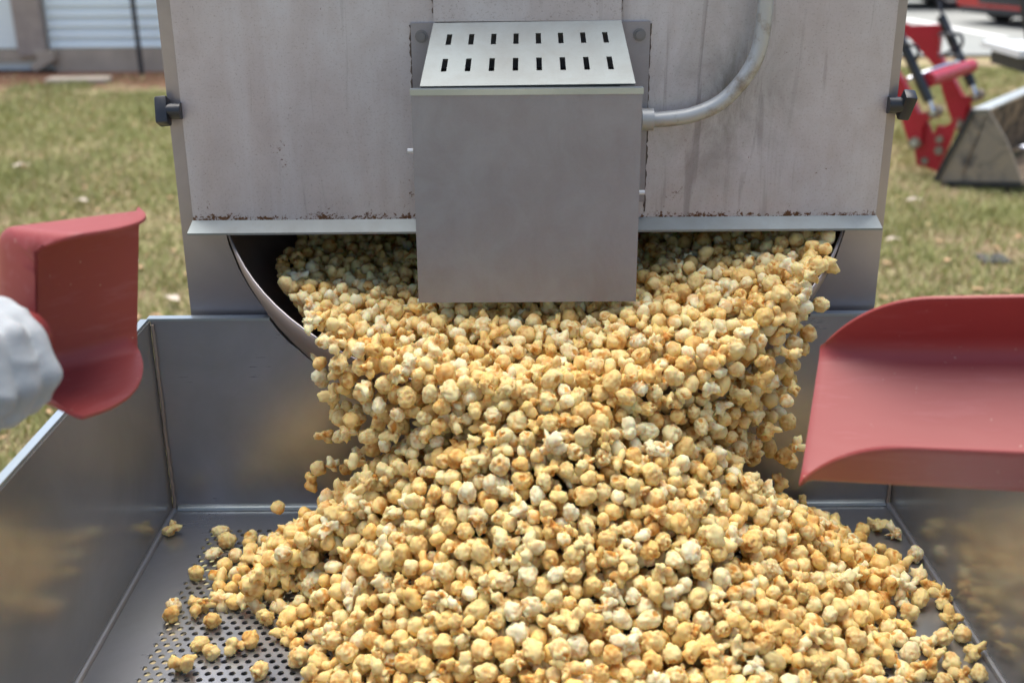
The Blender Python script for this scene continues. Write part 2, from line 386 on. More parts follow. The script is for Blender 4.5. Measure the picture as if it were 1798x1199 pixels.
box('corner_panel', (xl, hw - .03, zf), (xp0 - .01, hw + .028, 2.74), M['siding'], house, 0.01)
box('pillar', (xp0, hw - .12, .18), (xp1, hw + .02, 2.74), M['pillar'], house, 0.015)
bm = bmesh.new(); segs = [(xp0 + .35, xr + .02)]
for a, b in segs: add_box(bm, (a, hw - .05, -.1), (b, hw + .3, zf - .012))
bm_obj('footing', bm, M['found'], house, True, .015)
box('footing_beam', (xl, hw - .07, .13), (xp0 + .36, hw + .25, zf - .014), M['found'], house, .02)
pb_ = [at(x, y, hw - .16) for x, y in ((58, 92), (92, 90), (95, 106), (62, 126), (52, 118), (66, 104))]
prism('broken_block', pb_, (0, .14, 0), M['found'], house, .008)
bm = bmesh.new()
for s in (-.35, 5.3):
    pass
bm.free()
prism('roof', [(xl - .4, hw - .12, 2.76), (xl - .4, hw + 2.5, 4.1), (xl - .4, hw + 5.45, 2.62), (xl - .4, hw + 5.45, 2.76), (xl - .4, hw + 2.5, 4.26), (xl - .4, hw - .12, 2.90)], (xr - xl + .8, 0, 0), M['roofing'], house)
box('window', (-4.6, hw - .03, 1.3), (-3.6, hw + .02, 2.3), M['glass'], house, .01)
# dark post in front
pz = ground_at(248, 121); pz = Vector((pz.x * 12.3 / pz.y, 12.3, 0))
post = empty('metal_post', (pz.x, pz.y, 0), 'thin dark metal post standing in front of the white siding', 'post')
tube('pole', [(pz.x, pz.y, -.1), (pz.x - .02, pz.y, 2.3)], .026, M['postm'], post, 10); tube('cap', [(pz.x - .02, pz.y, 2.3), (pz.x - .02, pz.y, 2.34)], .034, M['postm'], post, 10)
pk = ground_at(140, 146)
box('concrete_slab', (pk.x - .32, pk.y - .1, -.01), (pk.x + .30, pk.y + .12, .055), M['found'], None, .02, Matrix.Translation(pk) @ Matrix.Rotation(R(4), 4, 'Z') @ Matrix.Translation(-pk)); tag(bpy.data.objects['concrete_slab'], 'weathered concrete slab lying flat on the soil before the house', 'slab')

# ------------------------------------------------------------------ tractor with front loader
U = Vector((.79, -.613, 0)); V = Vector((.613, .79, 0))     # forwards (towards its bucket) and across
P0 = at(1640, 198, 7.0)
def near(px, py, off=0.0): return on_plane(1498 + px / 3.33, py / 3.33, P0 + V * off, V)
tr = empty('tractor_loader', (P0.x - 1.2 * U.x, P0.y - 1.2 * U.y, 0), 'red tractor front loader resting its worn bucket on the lawn', 'tractor')
SP = .84
def arm(off, parent):
    q = lambda x, y: near(x, y) + V * off
    boom = [(60, 213), (225, 208), (262, 222), (245, 280), (230, 383), (300, 493), (385, 665), (440, 655), (470, 630), (500, 655), (492, 690), (440, 700), (402, 745), (398, 830), (362, 872), (330, 850), (300, 760), (250, 593), (200, 463), (60, 300)]
    prism('rear_boom', [q(*p) + V * .004 for p in ((62, 214), (62, 298), (-520, 60), (-520, -40))], V * .022, M['red'], parent)
    a = prism('boom', [q(*p) for p in boom], V * .06, M['red'], parent, .004)
    for (x, y, r) in ((362, 835, .036), (475, 655, .036)):
        tube('pin', [q(x, y) - V * .02, q(x, y) + V * .06], r, M['bucket'], a, 14); tube('pin_head', [q(x, y) - V * .032, q(x, y) - V * .02], r * .45, M['lip'], a, 10)
    br = [(345, 868), (385, 830), (402, 745), (425, 720), (455, 800), (480, 740), (520, 745), (600, 700), (560, 830), (480, 1010), (420, 985), (360, 970)]
    b = prism('bracket', [q(*p) + V * .035 for p in br], V * .03, M['red'], parent, .004)
    for (x, y, r) in ((497, 820, .022), (493, 885, .026), (410, 945, .022)):
        tube('bolt', [q(x, y) + V * .015, q(x, y) + V * .04], r, M['bucket'], b, 12)
    c0, c1, c2 = q(255, 150) - V * .03, q(455, 590) - V * .03, q(473, 650) - V * .03
    c = tube('cylinder', [c0, c1], .031, M['cyl'], parent, 14); tube('rod', [c1, c2], .016, M['chrome'], c, 10)
    for cut in ((280, 200),):
        h = tube('hose', smoothcurve([q(230, 60), q(310, 235) - V * .06, q(385, 270) - V * .05, q(395, 330) - V * .05, q(350, 360) - V * .03]), .011, M['cyl'], parent, 8)
    return q
qn = arm(0, tr); qf = arm(SP, tr)
tube('cross_tube', [near(440, 470), near(440, 470) + V * SP], .045, M['red'], tr, 14)
tube('hydraulic_pipe', smoothcurve([near(300, 470) + V * .05, near(420, 420) + V * .3, near(430, 420) + V * .6]), .012, M['chrome'], tr, 8)
tube('hose', smoothcurve([on_plane(1498 + x / 3.33, y / 3.33, P0 + V * (SP - .1), V) for x, y in ((500, 205), (570, 205), (598, 250), (570, 300), (500, 330))]), .011, M['cyl'], tr, 8)
tube('hose', smoothcurve([on_plane(1498 + x / 3.33, y / 3.33, P0 + V * (SP - .1), V) for x, y in ((560, 330), (620, 330), (632, 370), (600, 400))]), .011, M['cyl'], tr, 8)
# bucket: side profile pushed across
prof = [(690, 640), (470, 1050), (545, 1100), (990, 1092), (985, 1060), (900, 830), (790, 640)]
WB = 1.5; off0 = (ground_at(1498 + 600 / 3.33, 1104 / 3.33) - P0).dot(V)
pr = [near(x, y, off0) - V * off0 for x, y in prof]
pr = [Vector((p.x, p.y, max(p.z, .012))) for p in pr]
bk = prism('bucket', [pr[i] + V * off0 for i in range(7)], V * .022, M['bucket'], tr, .004)
prism('bucket_end', [pr[i] + V * (off0 + WB) for i in range(7)], V * .022, M['bucket'], tr, .004)
def sheet(name, a, b, mat, th=.014):
    n = ((b - a).cross(V)).normalized() * th
    prism(name, [a + V * off0, b + V * off0, b + V * (off0 + WB), a + V * (off0 + WB)], n, mat, tr, .002)
sheet('bucket_back', pr[0], pr[1], M['bucket']); sheet('bucket_heel', pr[1], pr[2], M['bucket']); sheet('bucket_floor', pr[2] , pr[3], M['earth']); sheet('bucket_top', pr[6], pr[0], M['lip'], .03)
sheet('inner_back', pr[0] + U * .09 , pr[1] + U * .16 + Vector((0, 0, .05)), M['earth'])
for a, b in ((0, 1), (2, 3)):
    d = (pr[b] - pr[a]).normalized(); n = d.cross(V).normalized() * .028
    prism('wear_strip', [pr[a] + V * (off0 - .012), pr[b] + V * (off0 - .012), pr[b] + V * (off0 - .012) + n, pr[a] + V * (off0 - .012) + n], V * .01, M['cyl'] if a != 5 else M['bucket'], tr)
tube('cutting_hook', smoothcurve([pr[4] + V * .0 - U * .2 + Vector((0, 0, .1)), pr[4] - U * .05 + Vector((0, 0, .16)), pr[4] + U * .03 + Vector((0, 0, .1)), pr[4] + U * .03 + Vector((0, 0, .02))]), .014, M['chrome'], tr, 8)
# the rest of the tractor stands behind the machine
B0 = Vector((P0.x, P0.y, 0)) - U * 2.0 + V * (SP / 2)
def loc(u, v, z): return B0 + U * u + V * v + Vector((0, 0, z))
def lbox(name, lo, hi, mat, par, bev=.02):
    Mx = Matrix.Translation(B0) @ Matrix(((U.x, V.x, 0, 0), (U.y, V.y, 0, 0), (0, 0, 1, 0), (0, 0, 0, 1)))
    return box(name, lo, hi, mat, par, bev, Mx)
lbox('hood', (-1.0, -.26, .62), (.25, .26, 1.12), M['red'], tr, .06); lbox('chassis', (-1.9, -.18, .4), (.2, .18, .66), M['cyl'], tr)
lbox('fender', (-2.2, -.55, .75), (-1.3, -.28, 1.0), M['red'], tr, .05); lbox('fender', (-2.2, .28, .75), (-1.3, .55, 1.0), M['red'], tr, .05); lbox('seat', (-1.85, -.22, .85), (-1.45, .22, 1.3), M['black'], tr, .06)
def wheel(c, ax, r, wd, par, hub='alloy'):
    ax = ax.normalized()
    o = None
    bm = bmesh.new()
    prof_ = [(-.5, .62), (-.5, .9), (-.42, .98), (-.2, 1.0), (.2, 1.0), (.42, .98), (.5, .9), (.5, .62)]
    a = ax.cross(Vector((0, 0, 1))).normalized(); b = Vector((0, 0, 1)); n = 28; rings = []
    for k in range(n):
        t = 2 * math.pi * k / n; rings.append([bm.verts.new(c + ax * (p * wd) + (a * math.cos(t) + b * math.sin(t)) * (q * r)) for p, q in prof_])
    for k in range(n):
        for j in range(7): bm.faces.new((rings[k][j], rings[k][j + 1], rings[(k + 1) % n][j + 1], rings[(k + 1) % n][j]))
    t_ = bm_obj('tyre', bm, M['rubber'], par, True)
    tube('rim', [c - ax * wd * .42, c + ax * wd * .42], r * .63, M[hub], t_, 20)
    tube('hub', [c - ax * wd * .5, c + ax * wd * .5], r * .18, M['dark'], t_, 12)
for s in (-1, 1):
    wheel(loc(-.05, s * .5, .33), V, .33, .2, tr, 'tablewhite'); wheel(loc(-1.75, s * .62, .55), V, .55, .32, tr, 'tablewhite')
    lbox('loader_mast', (-.62, s * .42 - .04, .5), (-.5, s * .42 + .04, 1.45), M['red'], tr)

# ------------------------------------------------------------------ cars on the road, a trestle table, another post
def car(name, c, rz, paint, label):
    e = empty(name, c, label, 'car', None)
    Mx = Matrix.Translation(c) @ Matrix.Rotation(rz, 4, 'Z')
    L = lambda x, y, z: Mx @ Vector((x, y, z))
    side = [(-2.1, .38), (-2.15, .62), (-2.1, .86), (-1.75, .98), (-1.35, 1.02), (1.0, .98), (1.75, .86), (2.05, .72), (2.15, .5), (2.1, .24), (1.75, .20), (-1.7, .20)]
    bm = bmesh.new(); rows = []
    for yf, ins in ((-.86, .10), (-.90, .0), (.90, .0), (.86, .10)):
        rows.append([bm.verts.new(L(x * (1 - ins * .3), yf, z - (ins * .4 if z > .6 else -ins * .2))) for x, z in side])
    for r0, r1 in zip(rows, rows[1:]):
        for k in range(len(side)): bm.faces.new((r0[k], r0[(k + 1) % len(side)], r1[(k + 1) % len(side)], r1[k]))
    bm.faces.new(rows[0][::-1]); bm.faces.new(rows[-1])
    b = bm_obj('body', bm, paint, e, True, .04, 3)
    cab = [(-1.9, .95), (-1.3, 1.42), (.25, 1.45), (1.05, .95)]
    bm = bmesh.new(); lo = [bm.verts.new(L(x, s * .80, z)) for s in (-1, 1) for x, z in ((-1.9, .95), (1.05, .95))]; hi = [bm.verts.new(L(x, s * .62, 1.44)) for s in (-1, 1) for x in (-1.25, .3)]
    for f in ((0, 1, 5, 4), (3, 2, 6, 7), (1, 3, 7, 5), (2, 0, 4, 6)):
        bm.faces.new([(lo + hi)[i] if i < 4 else hi[i - 4] for i in f])
    bm.faces.new((hi[0], hi[1], hi[3], hi[2])); bm_obj('window_glass', bm, M['glass'], e)
    box('roof', (-1.22, -.6, 1.43), (.27, .6, 1.475), paint, e, .02, Mx)
    box('lower_grille', (2.06, -.45, .30), (2.16, .45, .50), M['black'], e, .02, Mx); box('bumper_skirt', (1.75, -.84, .15), (2.1, .84, .25), M['black'], e, .02, Mx); box('sill', (-1.4, -.885, .17), (1.2, .885, .27), M['black'], e, .02, Mx)
    for s in (-1, 1):
        box('headlight', (1.88, s * .62 - .18, .60), (2.11, s * .62 + .18, .74), M['lampglass'], e, .04, Mx)
        box('mirror', (.62, s * .93 - .1, .95), (.8, s * .93 + .1, 1.08), paint, e, .03, Mx)
        for x in (-1.32, 1.32):
            wheel(L(x, s * .80, .33), Mx.to_3x3() @ Vector((0, 1, 0)), .33, .22, e)
            bm = bmesh.new(); cc = L(x, s * .895, .34); rx = Mx.to_3x3() @ Vector((1, 0, 0))
            ring = [bm.verts.new(cc + rx * math.cos(t * math.pi / 12) * .385 + Vector((0, 0, 1)) * max(-.16, math.sin(t * math.pi / 12) * .385)) for t in range(24)]
            bm.faces.new(ring); bm_obj('wheel_arch', bm, M['black'], e)
    return e
g = ground_at(1765, 54); car('parked_car', Vector((g.x + 1.95, g.y + .95, .03)), R(202), M['carred'], 'red car parked on the concrete road')
g = ground_at(1640, 22); car('parked_car', Vector((g.x - .9, g.y + 1.1, .03)), R(-8), M['cardark'], 'charcoal car parked beyond the red car on the road')
# white top table, right edge
tb = at(1760, 80, 8.6)
te = empty('trestle_table', (tb.x + .6, tb.y, 0), 'white topped low table standing on the grass beside the road', 'table')
zt = tb.z
box('table_top', (tb.x - .02, tb.y - .35, zt - .05), (tb.x + 1.4, tb.y + .35, zt), M['tablewhite'], te, .01)
box('apron', (tb.x + .05, tb.y - .3, zt - .16), (tb.x + 1.3, tb.y + .3, zt - .052), M['postm'], te, .01)
for sx in (.5, 1.25):
    for sy in (-.27, .27): tube('leg', [(tb.x + sx, tb.y + sy, -.02), (tb.x + sx, tb.y + sy, zt - .16)], .02, M['postm'], te, 8)
q = at(1796, 40, 5.2); pe = empty('canopy_pole', (q.x, q.y, 0), 'slim black slanting pole at the edge of the lawn', 'pole')
tube('shaft', [at(1860, 420, 5.0), at(1793, -30, 5.2)], .018, M['postm'], pe, 10); box('foot', (q.x - .05, q.y - .07, -.01), (q.x + .09, q.y + .07, .012), M['postm'], pe)

# ================================================================== popcorn machine
XL, XR = -.447, .513; DP = 1.56; ZB = 1.151; ZT = 1.76
mach = empty('popcorn_machine', (.033, 1.95, 0), 'stainless steel kettle corn popper with tipped kettle under its hood', 'popcorn machine')
box('front_panel', (XL, DP, ZB), (XR, DP + .012, ZT), M['panel'], mach, .0025)
fp = bpy.data.objects['front_panel']
# object origin at the seam so that the rust follows the seam
def reorigin(o, p):
    p = Vector(p); o.data.transform(Matrix.Translation(-(p - o.parent.location))); o.location = p - o.parent.location
reorigin(fp, (.033, DP, ZB))
# drip flange: bent forwards and down
fl = [(DP - .0005, ZB + .001), (DP - .020, ZB - .0125), (DP - .020, ZB - .0155), (DP - .0005, ZB - .003)]
for a, b, e0, e1 in ((XL - .001, -.1235, .004, 0), (.166, XR + .001, 0, .004)):
    bm = bmesh.new()
    va = [bm.verts.new((a - (e0 if i in (1, 2) else 0), y, z)) for i, (y, z) in enumerate(fl)]; vb = [bm.verts.new((b + (e1 if i in (1, 2) else 0), y, z)) for i, (y, z) in enumerate(fl)]
    bm.faces.new(va); bm.faces.new(vb[::-1])
    for i in range(4): bm.faces.new((va[i], vb[i], vb[(i + 1) % 4], va[(i + 1) % 4]))
    bm_obj('drip_flange', bm, M['vent'], mach, True, .0008, 1)
# body: side channels with rounded front edges, cheeks beside the kettle, roof, back, base
for a, b in ((-.469, -.436), (.503, .530)):
    box('side_panel', (a, DP + .014, .30), (b, 2.42, ZT), M['body'], mach, .009)
box('back_panel', (-.436, 2.39, .30), (.503, 2.415, ZT), M['body'], mach); box('roof', (-.468, DP + .014, ZT + .002), (.529, 2.42, ZT + .03), M['body'], mach, .004)
box('base_pan', (-.434, 1.66, .30), (.501, 2.385, .34), M['dark'], mach)
for x in (-.42, .49):
    for y in (1.70, 2.34): tube('leg', [(x, y, -.03), (x, y, .31)], .022, M['body'], mach, 12)
# kettle
KX, KD, KZ, KR, KB, KDEP = .035, 1.72, 1.206, .467, R(28), .33
kc = Vector((KX, KD, KZ)); kn = Vector((0, -math.sin(KB), math.cos(KB))); kp = Vector((0, math.cos(KB), math.sin(KB)))   # outwards normal, up-slope
def kin(p):                                            # <1 inside the bowl
    d = p - kc; s = -d.dot(kn); q = d.dot(kp)
    return (d.x ** 2 + q * q) / KR ** 2 + (max(s, 0) / KDEP) ** 2, s
bm = bmesh.new(); n = 96; rings = []
for k in range(15):
    t = k / 14 * math.pi / 2 * .985; r = KR * math.cos(t); s = KDEP * math.sin(t)
    rings.append([bm.verts.new(kc + Vector((1, 0, 0)) * r * math.sin(2 * math.pi * j / n) - kp * r * math.cos(2 * math.pi * j / n) - kn * s) for j in range(n)])
for r0, r1 in zip(rings, rings[1:]):
    for j in range(n): bm.faces.new((r0[j], r0[(j + 1) % n], r1[(j + 1) % n], r1[j]))
bm.faces.new(rings[-1])
ko = bm_obj('kettle', bm, M['kettle'], mach, True); sm = ko.modifiers.new('thick', 'SOLIDIFY'); sm.thickness = .003; sm.offset = 1
ring = [kc + Vector((1, 0, 0)) * KR * math.sin(2 * math.pi * j / 96) - kp * KR * math.cos(2 * math.pi * j / 96) for j in range(97)]
tube('kettle_rim', ring, .0016, M['body'], ko, 8)
# cheeks: front plates with the round cut-out the kettle sits in
DC = 1.5725
for s, x0, x1 in ((-1, -.4605, -.20), (1, .5215, .27)):
    xsn = np.linspace(x0, x1, 24); v = []; fcs = []
    for x in xsn:
        zt = ZT - .01 if (x < XL or x > XR) else ZB + .05
        zz = zt
        for z in np.linspace(zt, .40, 500):
            e, sdep = kin(Vector((x, DC, z)))
            if e < 1.02 and sdep > -.02: zz = z - .004
        top = zt if zz >= zt - .001 else zz
        v += [(x, DC, .36), (x, DC, max(top, .37)), (x, DC + .003, .36), (x, DC + .003, max(top, .37))]
    for i in range(23):
        a, b = 4 * i, 4 * i + 4
        fcs += [(a, b, b + 1, a + 1), (a + 2, a + 3, b + 3, b + 2), (a + 1, b + 1, b + 3, a + 3), (a, a + 2, b + 2, b)]
    mk('cheek_plate', v, fcs, M['body'], mach)
box('lower_front', (-.198, DC, .36), (.268, DC + .003, .56), M['body'], mach)
# motor cover box
BX0, BX1, BD, BZ0, BZ1 = -.124, .1655, 1.44, 1.0675, 1.3455
bm = bmesh.new()
add_box(bm, (BX0, BD, BZ0), (BX1, BD + .0025, BZ1))
cv = bm_obj('motor_cover', bm, M['cover'], mach)
reorigin(cv, (.02, BD, BZ0))
for x in (BX0 + .0006, BX1 - .0032):
    bm = bmesh.new(); pts = [(BD + .003, BZ0 + .004), (DP - .006, BZ0 + .03), (DP - .006, 1.30), (BD + .003, BZ1 - .002)]
    a = [bm.verts.new((x, y, z)) for y, z in pts]; b = [bm.verts.new((x + .0026, y, z)) for y, z in pts]
    bm.faces.new(a); bm.faces.new(b[::-1]); [bm.faces.new((a[i], b[i], b[(i + 1) % 4], a[(i + 1) % 4])) for i in range(4)]
    bm_obj('cover_side', bm, M['cover'], cv)
box('cover_lip', (BX0 - .0012, BD - .0012, BZ1 - .005), (BX1 + .0012, BD + .014, BZ1 + .0022), M['bright'], cv, .0018)
# vent plate with two rows of eight slots, cut through
vt0, vt1 = at(761, 41, 1.545), at(1091, 36, 1.545); vb0, vb1 = at(737, 152, 1.453), at(1116, 147, 1.453)
def vp(u, t): return (vt0.lerp(vt1, u)).lerp(vb0.lerp(vb1, u), t)
us = [0.0]; 
for k in range(8): c_ = .098 + k * .1145; us += [c_ - .0135, c_ + .0135]
us.append(1.0); ts = [0.0, .19, .36, .58, .78, 1.0]
nrm = (vp(1, 0) - vp(0, 0)).cross(vp(0, 1) - vp(0, 0)).normalized()
if nrm.z > 0: nrm = -nrm
bm = bmesh.new(); G = {}; Hh = {}
for i, u in enumerate(us):
    for j, t in enumerate(ts): G[i, j] = bm.verts.new(vp(u, t)); Hh[i, j] = bm.verts.new(vp(u, t) + nrm * .003)
hole = lambda i, j: i % 2 == 1 and 0 < i < len(us) - 2 and j in (1, 3)
for i in range(len(us) - 1):
    for j in range(5):
        q4 = [(i, j), (i + 1, j), (i + 1, j + 1), (i, j + 1)]
        if hole(i, j):
            for a, b in zip(q4, q4[1:] + q4[:1]): bm.faces.new((G[a], G[b], Hh[b], Hh[a]))
        else: bm.faces.new([G[a] for a in q4]); bm.faces.new([Hh[a] for a in q4][::-1])
vo = bm_obj('vent_plate', bm, M['vent'], cv)
for xx_, ua in (('l', 0.0), ('r', 1.0)):
    mk('vent_side', [vp(ua, 0), vp(ua, 1), vp(ua, 1) + Vector((0, .085, 0)), vp(ua, 0) + Vector((0, .005, -.005))], [(0, 1, 2, 3)], M['cover'], cv)
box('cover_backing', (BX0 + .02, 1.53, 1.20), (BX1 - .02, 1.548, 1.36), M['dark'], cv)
# back plate with screws, stack cover above
bp_ = box('back_plate', (-.131, DP - .006, 1.175), (.186, DP - .0008, 1.418), M['cover'], mach, .0012)
for x in (-.117, .172):
    tube('screw', [(x, DP - .0105, 1.401), (x, DP - .006, 1.401)], .0055, M['screw'], bp_, 12); tube('washer', [(x, DP - .0075, 1.401), (x, DP - .006, 1.401)], .0085, M['screw'], bp_, 14)
for p_ in (at(721, 265, 1.50), at(1124, 338, 1.50)): tube('screw', [p_ - Vector((.004, 0, 0)), p_ + Vector((.006, 0, 0))], .0032, M['tablewhite'], cv, 8)
bx = [at(761, 38, 1.546).x, at(1091, 38, 1.546).x]
M['grime'] = plain('grime_sealant', (0.10, 0.075, 0.06), 0.7, 0, 0.6, 200, 0.5)
for xq in (-.1318, .1868):
    zz_ = np.linspace(1.16, 1.415, 60); tube('sealant_bead', [(xq + random.uniform(-.0007, .0007), DP - .0008, z_) for z_ in zz_], [max(.0003, random.gauss(.0013, .0008)) for _ in zz_], M['grime'], bp_, 6)
for xq in (bx[0] if False else at(761, 20, 1.546).x - .001, at(1091, 20, 1.546).x + .001):
    zz_ = np.linspace(1.43, 1.60, 40); tube('sealant_bead', [(xq + random.uniform(-.0006, .0006), DP - .0008, z_) for z_ in zz_], [max(.0003, random.gauss(.0015, .0008)) for _ in zz_], M['grime'], bp_, 6)
so_ = box('stack_cover', (bx[0], 1.546, vt0.z + .0015), (bx[1], DP - .001, ZT - .02), M['panel'], mach, .002)
# conduit
cp = [at(1128, 209, 1.535), at(1160, 210, 1.53), at(1215, 202, 1.53), at(1265, 180, 1.53), at(1305, 140, 1.53), at(1330, 95, 1.53), at(1341, 40, 1.53), at(1345, -40, 1.53), at(1344, -160, 1.532)]
tube('conduit', smoothcurve(cp, 10), .0104, M['conduit'], mach, 14); 
cc_ = at(1134, 210, 1.535); tube('conduit_ferrule', [cc_ - Vector((.006, 0, 0)), cc_ + Vector((.010, 0, 0))], .0150, M['conduit'], mach, 14)
# wing knobs on the sides
def knob(c, s):
    k = tube('knob', [c + Vector((s * -.006, 0, 0)), c + Vector((s * .013, 0, 0))], [.0115, .0105], M['black'], mach, 16)
    Mx = Matrix.Translation(c + Vector((s * .019, 0, 0))) @ Matrix.Rotation(s * R(6), 4, 'Y') @ Matrix.Rotation(R(28) * s, 4, 'X')
    box('wing', (-.0085, -.0105, -.019), (.0085, .0105, .019), M['black'], k, .003, Mx)
knob(Vector((-.452, 1.556, 1.305)), -1); knob(Vector((.518, 1.556, 1.306)), 1)

# ================================================================== cooling tray
TX0, TX1, TD, TZ, TW, TF = -.522, .578, 1.549, .700, 1.006, .34
tray = empty('cooling_tray', (.028, .95, 0), 'deep stainless sifting tray with perforated floor under the popper', 'tray')
th_ = .004
xsn = np.linspace(TX0, TX1, 90); v = []; fcs = []
for x in xsn:
    top = TW
    for z in np.linspace(TW, TZ + .05, 120):
        e, sdep = kin(Vector((x, TD + .002, z)))
        if e < 1.03 and sdep > -.01: top = z - .006
    v += [(x, TD, TZ - .02), (x, TD, top), (x, TD + th_, TZ - .02), (x, TD + th_, top)]
for i in range(89):
    a, b = 4 * i, 4 * i + 4; fcs += [(a, b, b + 1, a + 1), (a + 2, a + 3, b + 3, b + 2), (a + 1, b + 1, b + 3, a + 3), (a, a + 2, b + 2, b)]
bw = mk('back_wall', v, fcs, M['tray'], tray)
sel = [x for x in xsn]
for a, b in ((TX0 - .003, None), (TX1 + .003, None)):
    xs_ok = [x for x, k in zip(xsn, range(90)) if abs(v[4 * k + 1][2] - TW) < 1e-6]
lft = [x for x in xs_ok if x < 0]; rgt = [x for x in xs_ok if x > 0]
for a, b in ((TX0 - .004, max(lft)), (min(rgt), TX1 + .004)):
    box('rim_fold', (a, TD - .0025, TW + .0006), (b, TD + .012, TW + .0046), M['bright'], bw, .0012)
for x0, x1, s in ((TX0 - th_, TX0, -1), (TX1, TX1 + th_, 1)):
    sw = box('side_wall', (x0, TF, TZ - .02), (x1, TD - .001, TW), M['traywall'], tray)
    box('rim_fold', (x0 - (.008 if s < 0 else -.0015) , TF, TW + .0006), (x1 + (.008 if s > 0 else -.0015), TD - .004, TW + .0046), M['bright'], sw, .0012)
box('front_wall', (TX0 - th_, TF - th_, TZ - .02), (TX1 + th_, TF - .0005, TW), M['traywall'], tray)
for x, sg in ((TX0 + .0035, 1), (TX1 - .0035, -1)):
    pts = [Vector((x + random.uniform(-.0008, .0008), TD - .0035, z)) for z in np.linspace(TZ + .002, TW - .004, 46)]
    tube('weld_seam', pts, [random.uniform(.0024, .0027) for _ in pts], M['weld'], tray, 7)
# floor: solid margins and the perforated sheet
MG, MB_ = .066, .056; PZ = TZ + .0005
px0, px1, py0, py1 = TX0 + MG, TX1 - MG - .012, TF + .06, TD - MB_
for nm_, lo, hi in (('floor_margin', (TX0, TF, TZ - .003), (px0 + .006, TD, TZ)), ('floor_margin', (px1 - .006, TF, TZ - .003), (TX1, TD, TZ)), ('floor_margin', (px0 + .0062, py1 - .006, TZ - .003), (px1 - .0062, TD, TZ)), ('floor_margin', (px0 + .0062, TF, TZ - .003), (px1 - .0062, py0 + .006, TZ))):
    box(nm_, lo, hi, M['perf'], tray)
for x in (TX0 + .003, TX1 - .003):
    tube('floor_bead', [(x, TF + .01, TZ + .002), (x, TD - .005, TZ + .002)], .0045, M['tray'], tray, 8)
tube('floor_bead', [(TX0 + .008, TD - .003, TZ + .002), (TX1 - .008, TD - .003, TZ + .002)], .0042, M['bright'], tray, 8)
pit, hr = .0146, .0043
nxh = int((px1 - px0) / pit) - 1; dy = pit * .80; nyh = int((py1 - py0) / dy)
PV, PF = [], []; K = 8
angs = [2 * math.pi * (k + .5) / K for k in range(K)]
def cell(cx, cy, hx0, hx1, hy):
    b = len(PV)
    for a in angs:
        c_, s_ = math.cos(a), math.sin(a); t = min((hx1 if c_ > 0 else -hx0) / abs(c_), hy / abs(s_)); 
        xx2, yy2 = (c_ * t, s_ * t)
        PV.append((cx + xx2, cy + yy2, PZ))
    for a in angs: PV.append((cx + hr * math.cos(a), cy + hr * math.sin(a), PZ))
    for a in angs: PV.append((cx + hr * math.cos(a), cy + hr * math.sin(a), PZ - .0026))
    for k in range(K):
        k2 = (k + 1) % K
        PF.append((b + k, b + k2, b + K + k2, b + K + k)); PF.append((b + K + k, b + K + k2, b + 2 * K + k2, b + 2 * K + k))
    for (sx, sy, ka, kb) in ((1, 1, 0, 1), (-1, 1, 2, 3), (-1, -1, 4, 5), (1, -1, 6, 7)):
        PV.append((cx + (hx1 if sx > 0 else hx0), cy + sy * hy, PZ)); PF.append((b + ka, len(PV) - 1, b + kb))
for j in range(nyh):
    cy = py0 + (j + .5) * dy; o_ = (j % 2) * .5
    for i in range(nxh):
        cx = px0 + (i + .5 + o_) * pit
        lo_ = -pit / 2 if i else -(cx - px0); hi_ = pit / 2 if i < nxh - 1 else px1 - cx
        cell(cx, cy, lo_, hi_, dy / 2)
mk('perforated_sheet', PV, PF, M['perf'], tray)
box('catch_pan', (TX0 + .03, TF + .03, TZ - .16), (TX1 - .03, TD - .03, TZ - .15), M['dark'], tray)
for x in (TX0 + .02, TX1 - .02):
    for y in (TF + .03, TD - .03): tube('leg', [(x, y, -.03), (x, y, TZ - .02)], .02, M['body'], tray, 12)

